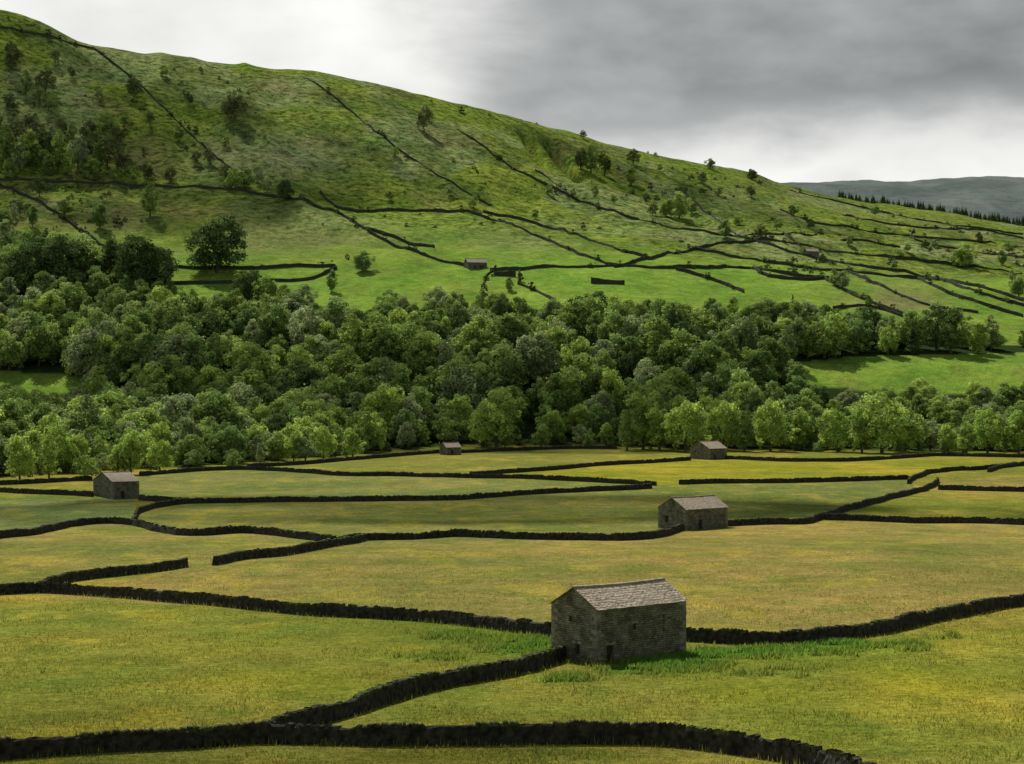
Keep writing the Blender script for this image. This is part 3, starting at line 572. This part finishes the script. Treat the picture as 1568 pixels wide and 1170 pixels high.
def barn(name,p,xl,xr,h_e,rise,ang,lops,gops,dm=None):
    x0,y0,z0=p; ca,sa=math.cos(ang),math.sin(ang)
    tl=(xl-CX)/F; tr_=(xr-CX)/F
    L=(tr_*y0-x0)/(ca-tr_*sa); Wd=(x0-tl*y0)/(sa+tl*ca)
    if dm: L,Wd=dm
    e=bpy.data.objects.new(name,None); bpy.context.collection.objects.link(e); e.location=(x0,y0,z0); e.rotation_euler=(0,0,ang)
    Q=[];UV=[];MI=[]
    def acc(r):
        Q.extend(r[0]);UV.extend(r[1]);MI.extend(r[2])
    acc(wall_open((0,0,0),(1,0),L,h_e,lops,(0,-1)))
    acc(wall_open((0,Wd,0),(0,-1),Wd,h_e,gops,(-1,0)))
    acc(wall_open((L,0,0),(0,1),Wd,h_e,[],(1,0)))
    acc(wall_open((L,Wd,0),(-1,0),L,h_e,[(L*.4,L*.4+1.6,0,2.3)],(0,1)))
    for gx in (0,L):
        Q.append([(gx,0,h_e),(gx,Wd/2,h_e),(gx,Wd/2,h_e+rise),(gx,Wd/4,h_e+rise/2)]); UV+=[(0,h_e),(Wd/2,h_e),(Wd/2,h_e+rise),(Wd/4,h_e+rise/2)];MI.append(0)
        Q.append([(gx,Wd/2,h_e),(gx,Wd,h_e),(gx,Wd*.75,h_e+rise/2),(gx,Wd/2,h_e+rise)]); UV+=[(Wd/2,h_e),(Wd,h_e),(Wd*.75,h_e+rise/2),(Wd/2,h_e+rise)];MI.append(0)
    V=np.array(Q).reshape(-1,3)
    add('walls',mesh_np('barn_walls',V,np.arange(len(V)).reshape(-1,4),[M_BARN,M_WOOD],mi=MI,uv=UV),e)
    C=[];U=[];Vv=[];Ws=[]
    k_=0; zq=.15
    while zq<h_e-.1:
        hq=.14+.03*rng.random(); a,b=(.42,.22) if k_%2 else (.22,.42)
        for (qx,qy) in [(0,0),(L,0),(0,Wd)]:
            sx=1 if qx==0 else -1; sy=1 if qy==0 else -1
            C.append((qx+sx*(a-.035),qy+sy*(b-.035),zq)); U.append((a,0,0));Vv.append((0,b,0));Ws.append((0,0,hq))
        zq+=hq*2+.02;k_+=1
    for zr in (h_e*.38,h_e*.7):
        for xx_ in np.arange(.9,L-.6,.85):
            if rng.random()<.8 and not any(o[0]-.3<xx_<o[1]+.3 and o[2]-.15<zr<o[3]+.15 for o in lops):
                C.append((xx_+rng.normal(0,.1),-.02,zr+rng.normal(0,.03)));U.append((.16,0,0));Vv.append((0,.12,0));Ws.append((0,0,.05))
        for yy_ in np.arange(.9,Wd-.6,.85):
            if rng.random()<.8 and not any(o[0]-.3<Wd-yy_<o[1]+.3 and o[2]-.15<zr<o[3]+.15 for o in gops):
                C.append((-.02,yy_,zr+rng.normal(0,.03)));U.append((.12,0,0));Vv.append((0,.16,0));Ws.append((0,0,.05))
    for o in lops: C.append(((o[0]+o[1])/2,.05,o[3]+.1));U.append(((o[1]-o[0])/2+.22,0,0));Vv.append((0,.09,0));Ws.append((0,0,.1))
    for o in gops: C.append((.05,Wd-(o[0]+o[1])/2,o[3]+.1));U.append((.09,0,0));Vv.append((0,(o[1]-o[0])/2+.22,0));Ws.append((0,0,.1))
    C,U,Vv,Ws=map(np.array,(C,U,Vv,Ws)); bv,bf=boxes(C,U,Vv,Ws)
    add('quoins_and_lintels',mesh_np('quoins',bv,bf,[M_QUOIN],np.repeat(np.repeat(.75+.5*rng.random((len(C),1)),8,0),3,1)),e)
    C=[];U=[];Vv=[];Ws=[]
    sl=math.hypot(Wd/2,rise); ov=.22; th=math.atan2(rise,Wd/2)
    for side in (1,-1):
        dv=np.array((0,side*math.cos(th),math.sin(th))); nn=np.array((0,-side*math.sin(th),math.cos(th)))
        e0=np.array((0,0 if side==1 else Wd,h_e+.02))
        nco=max(5,int(sl/.30)); stp=(sl+ov)/nco
        for r_ in range(nco):
            u=-.15-rng.random()*.2
            while u<L+.12:
                w=rng.uniform(.3,.62); a=max(u,-.15); b=min(u+w,L+.15)
                if b-a>.08:
                    sag=-.10*math.sin(math.pi*np.clip((a+b)/2/L,0,1))
                    c=e0+dv*(-ov+stp*(r_+.5)+rng.normal(0,.012))+np.array(((a+b)/2,0,sag*(r_/nco)))+nn*(.07+rng.normal(0,.004))
                    C.append(c);U.append(((b-a)/2-.004,0,0)); Vv.append((dv-nn*.06)*stp*.62);Ws.append((nn+dv*.06)*.022)
                u+=w
        C.append(e0+dv*sl/2+np.array((L/2,0,-.05)));U.append((L/2-.01,0,0));Vv.append(dv*sl*.499);Ws.append(nn*.03)
    a=-.15
    while a<L+.1:
        w=rng.uniform(.5,.8);b=min(a+w,L+.15); sag=-.10*math.sin(math.pi*np.clip((a+b)/2/L,0,1))
        C.append(((a+b)/2,Wd/2,h_e+rise+.13+sag));U.append(((b-a)/2-.01,0,0));Vv.append((0,.17,0));Ws.append((0,0,.06));a+=w
    C,U,Vv,Ws=[np.array([np.array(q,float) for q in A_]) for A_ in (C,U,Vv,Ws)]; bv,bf=boxes(C,U,Vv,Ws)
    add('slate_roof',mesh_np('slate_roof',bv,bf,[M_SLATE],np.repeat(np.repeat(.8+.35*rng.random((len(C),1)),8,0),3,1)),e)
    return e
A40=math.radians(40)
Bp=survey([(914,1018),(1050,812),(172,764),(683,697),(1086,704),(716,412),(1236,392)])
barn('stone_barn',Bp[0],845,1050,4.6,1.55,A40,[(1.1,1.9,-.2,1.5),(7.0,7.9,2.1,3.6,.12),(4.2,4.55,2.6,3.1)],[(2.9,3.55,.6,1.5),(2.2,2.6,3.3,3.75)])
barn('stone_barn',Bp[1],1008,1114,4.0,2.1,A40,[(3.5,4.6,-.2,1.9),(8,8.4,2.2,2.7)],[(1.9,2.9,1.3,2.6)])
barn('stone_barn',Bp[2],143,213,4.2,2.0,math.radians(32),[(2.2,3.2,-.2,1.9)],[(2.2,2.9,2.4,3.1)])
barn('stone_barn',Bp[3],671,706,2.9,1.7,math.radians(30),[(2.2,3.2,-.2,1.9)],[(1.2,1.8,1.4,2.1)],dm=(6.4,5.0))
barn('stone_barn',Bp[4],1057,1113,3.9,2.4,math.radians(38),[(2.2,3.2,-.2,1.9)],[(2.2,2.9,2.4,3.1)])
barn('stone_barn',Bp[5],690,741,4.0,2.4,math.radians(20),[(4.2,5.4,-.2,2.1)],[(2.2,2.9,2.0,2.8)],dm=(12,7))
barn('stone_barn',Bp[6],1226,1247,3.2,2.0,math.radians(20),[(2.2,3.2,-.2,1.9)],[(1.2,1.8,1.4,2.1)],dm=(9,6))
pp=survey([(911,404)])[0]
V1,F1=tube((0,0,-.8),(0,0,8.5),.14,.1,8); V2,F2=boxes(np.array([[0,0,7.9]]),np.array([[.9,0,0]]),np.array([[0,.06,0]]),np.array([[0,0,.07]]))
add('utility_pole',mesh_np('utility_pole',np.concatenate([V1,V2]),np.concatenate([F1,F2+len(V1)]),[M_BARK]),None,tuple(pp))
# ------------------------------------------------------------------ light + sky
EL=math.radians(49); AZ=math.radians(-24)
sd=Vector((math.sin(AZ)*math.cos(EL),math.cos(AZ)*math.cos(EL),math.sin(EL)))
sl=bpy.data.lights.new('sun','SUN'); sl.energy=5.0; sl.angle=math.radians(.6); sl.color=(1,.94,.83)
so=bpy.data.objects.new('sun',sl); bpy.context.collection.objects.link(so); so.rotation_euler=(-sd).to_track_quat('-Z','Y').to_euler(); so.location=(0,0,300)
# unseen clouds added above the frame to cast shade patches on the land
def shade_cloud(gx,gy,gz,alt,rx,ry,seed):
    c=np.array([gx,gy,gz])+np.array(sd)*(alt/sd.z); r=np.random.default_rng(seed)
    nu,nv=56,28; th=np.linspace(0,2*np.pi,nu,endpoint=False); ph=np.linspace(-np.pi/2,np.pi/2,nv)
    T_,P_=np.meshgrid(th,ph,indexing='ij'); X=np.cos(P_)*np.cos(T_); Y=np.cos(P_)*np.sin(T_); Z=np.sin(P_)
    d=1+.55*(fbm(X*2.2+seed,Y*2.2+Z*1.7,300+seed,4)-.5)*2
    Z=np.where(Z<0,Z*.35,Z); V=np.stack([X*d*rx,Y*d*ry,Z*d*min(rx,ry)*.5],-1).reshape(-1,3)
    i,j=np.meshgrid(np.arange(nu),np.arange(nv-1),indexing='ij'); a=(i*nv+j).ravel(); b=(((i+1)%nu)*nv+j).ravel()
    add('shade_cloud',mesh_np('shade_cloud',V,np.stack([a,b,b+1,a+1],1),[M_SHADE_CLOUD],smooth=True),None,tuple(c))
shade_cloud(-310,1390,190,850,190,95,1)
shade_cloud(-70,790,-25,850,180,50,2)
shade_cloud(-20,430,-28,850,120,42,3)
shade_cloud(110,1620,220,850,130,60,4)
shade_cloud(-35,122,-22,850,40,15,5)
w=bpy.data.worlds.new('World'); sc.world=w; w.use_nodes=True; nt=w.node_tree; ns=nt.nodes; ls=nt.links
try: w.cycles.sampling_method='NONE'
except Exception as e_: print(e_)
for q in list(ns): ns.remove(q)
out=N(ns,'ShaderNodeOutputWorld'); bg=N(ns,'ShaderNodeBackground'); bg.inputs[1].default_value=.1
sk=N(ns,'ShaderNodeTexSky'); sk.sky_type='NISHITA'; sk.sun_disc=False; sk.sun_elevation=EL; sk.sun_rotation=AZ
tc=N(ns,'ShaderNodeTexCoord'); sp=N(ns,'ShaderNodeSeparateXYZ'); ls.new(tc.outputs['Generated'],sp.inputs[0])
def M(op,a,b=None,c=None,cl=False):
    n=N(ns,'ShaderNodeMath',operation=op); n.use_clamp=cl
    for i,v in enumerate((a,b,c)):
        if v is None: continue
        if isinstance(v,(int,float)): n.inputs[i].default_value=v
        else: ls.new(v,n.inputs[i])
    return n.outputs[0]
def SS(v,a,b):
    n=N(ns,'ShaderNodeMapRange',interpolation_type='SMOOTHSTEP'); ls.new(v,n.inputs[0]); n.inputs[1].default_value=a; n.inputs[2].default_value=b; return n.outputs[0]
X_,Y_,Z_=sp.outputs
zc=M('ADD',M('MAXIMUM',Z_,0.0),.34)
cv=N(ns,'ShaderNodeCombineXYZ'); ls.new(M('DIVIDE',X_,zc),cv.inputs[0]); ls.new(M('MULTIPLY',M('DIVIDE',Y_,zc),1.05),cv.inputs[1])
n1=N(ns,'ShaderNodeTexNoise'); n1.inputs['Scale'].default_value=3.6; n1.inputs['Detail'].default_value=6; n1.inputs['Roughness'].default_value=.5; n1.inputs['Distortion'].default_value=.3
ls.new(cv.outputs[0],n1.inputs['Vector'])
n2=N(ns,'ShaderNodeTexNoise'); n2.inputs['Scale'].default_value=11; n2.inputs['Detail'].default_value=4; n2.inputs['Roughness'].default_value=.5
ls.new(cv.outputs[0],n2.inputs['Vector'])
nn=M('SUBTRACT',n1.outputs[0],.5); nb=M('SUBTRACT',n2.outputs[0],.5)
xb=M('ADD',X_,M('MULTIPLY',nn,.22)); zb=M('ADD',M('ADD',Z_,M('MULTIPLY',nn,.06)),M('MULTIPLY',nb,.03))
dark=M('MULTIPLY',SS(xb,-.06,.04),SS(zb,.108,.145))
back=SS(Y_,.9,.3); dark=M('MAXIMUM',dark,M('MULTIPLY',back,.5))
v=M('ADD',M('ADD',.92,M('MULTIPLY',nn,.45)),M('MULTIPLY',nb,.25))
v=M('SUBTRACT',v,M('MULTIPLY',dark,.56))
v=M('MINIMUM',v,.99)
zf=N(ns,'ShaderNodeMapRange',interpolation_type='SMOOTHSTEP'); ls.new(Z_,zf.inputs[0]); zf.inputs[1].default_value=.2; zf.inputs[2].default_value=.5; zf.inputs[3].default_value=1; zf.inputs[4].default_value=.4
v=M('MAXIMUM',M('MULTIPLY',v,zf.outputs[0]),.05)
tint=ramp(ns,[(.2,(.95,1.0,1.02)),(.8,(1,1,.975))]); ls.new(v,tint.inputs[0])
cm=ns.new('ShaderNodeVectorMath'); cm.operation='SCALE'; ls.new(tint.outputs[0],cm.inputs[0]); ls.new(M('MULTIPLY',v,10.0),cm.inputs[3])
mx=ns.new('ShaderNodeMix'); mx.data_type='RGBA'; 
cvf=M('MAXIMUM',SS(n1.outputs[0],.36,.48),M('SUBTRACT',1.0,SS(Z_,.2,.45)))
ls.new(cvf,mx.inputs[0]); ls.new(sk.outputs[0],mx.inputs[6]); ls.new(cm.outputs[0],mx.inputs[7])
ls.new(mx.outputs[2],bg.inputs[0]); ls.new(bg.outputs[0],out.inputs[0])
# ------------------------------------------------------------------ camera
cd=bpy.data.cameras.new('camera'); cam=bpy.data.objects.new('camera',cd); bpy.context.collection.objects.link(cam)
cd.sensor_width=36; cd.lens=36*F/1568.0; cd.clip_start=.5; cd.clip_end=20000
cam.location=(0,0,0); cam.rotation_euler=(math.radians(90),0,0); sc.camera=cam
print('woodland trees',wt,'verts',len(colT))
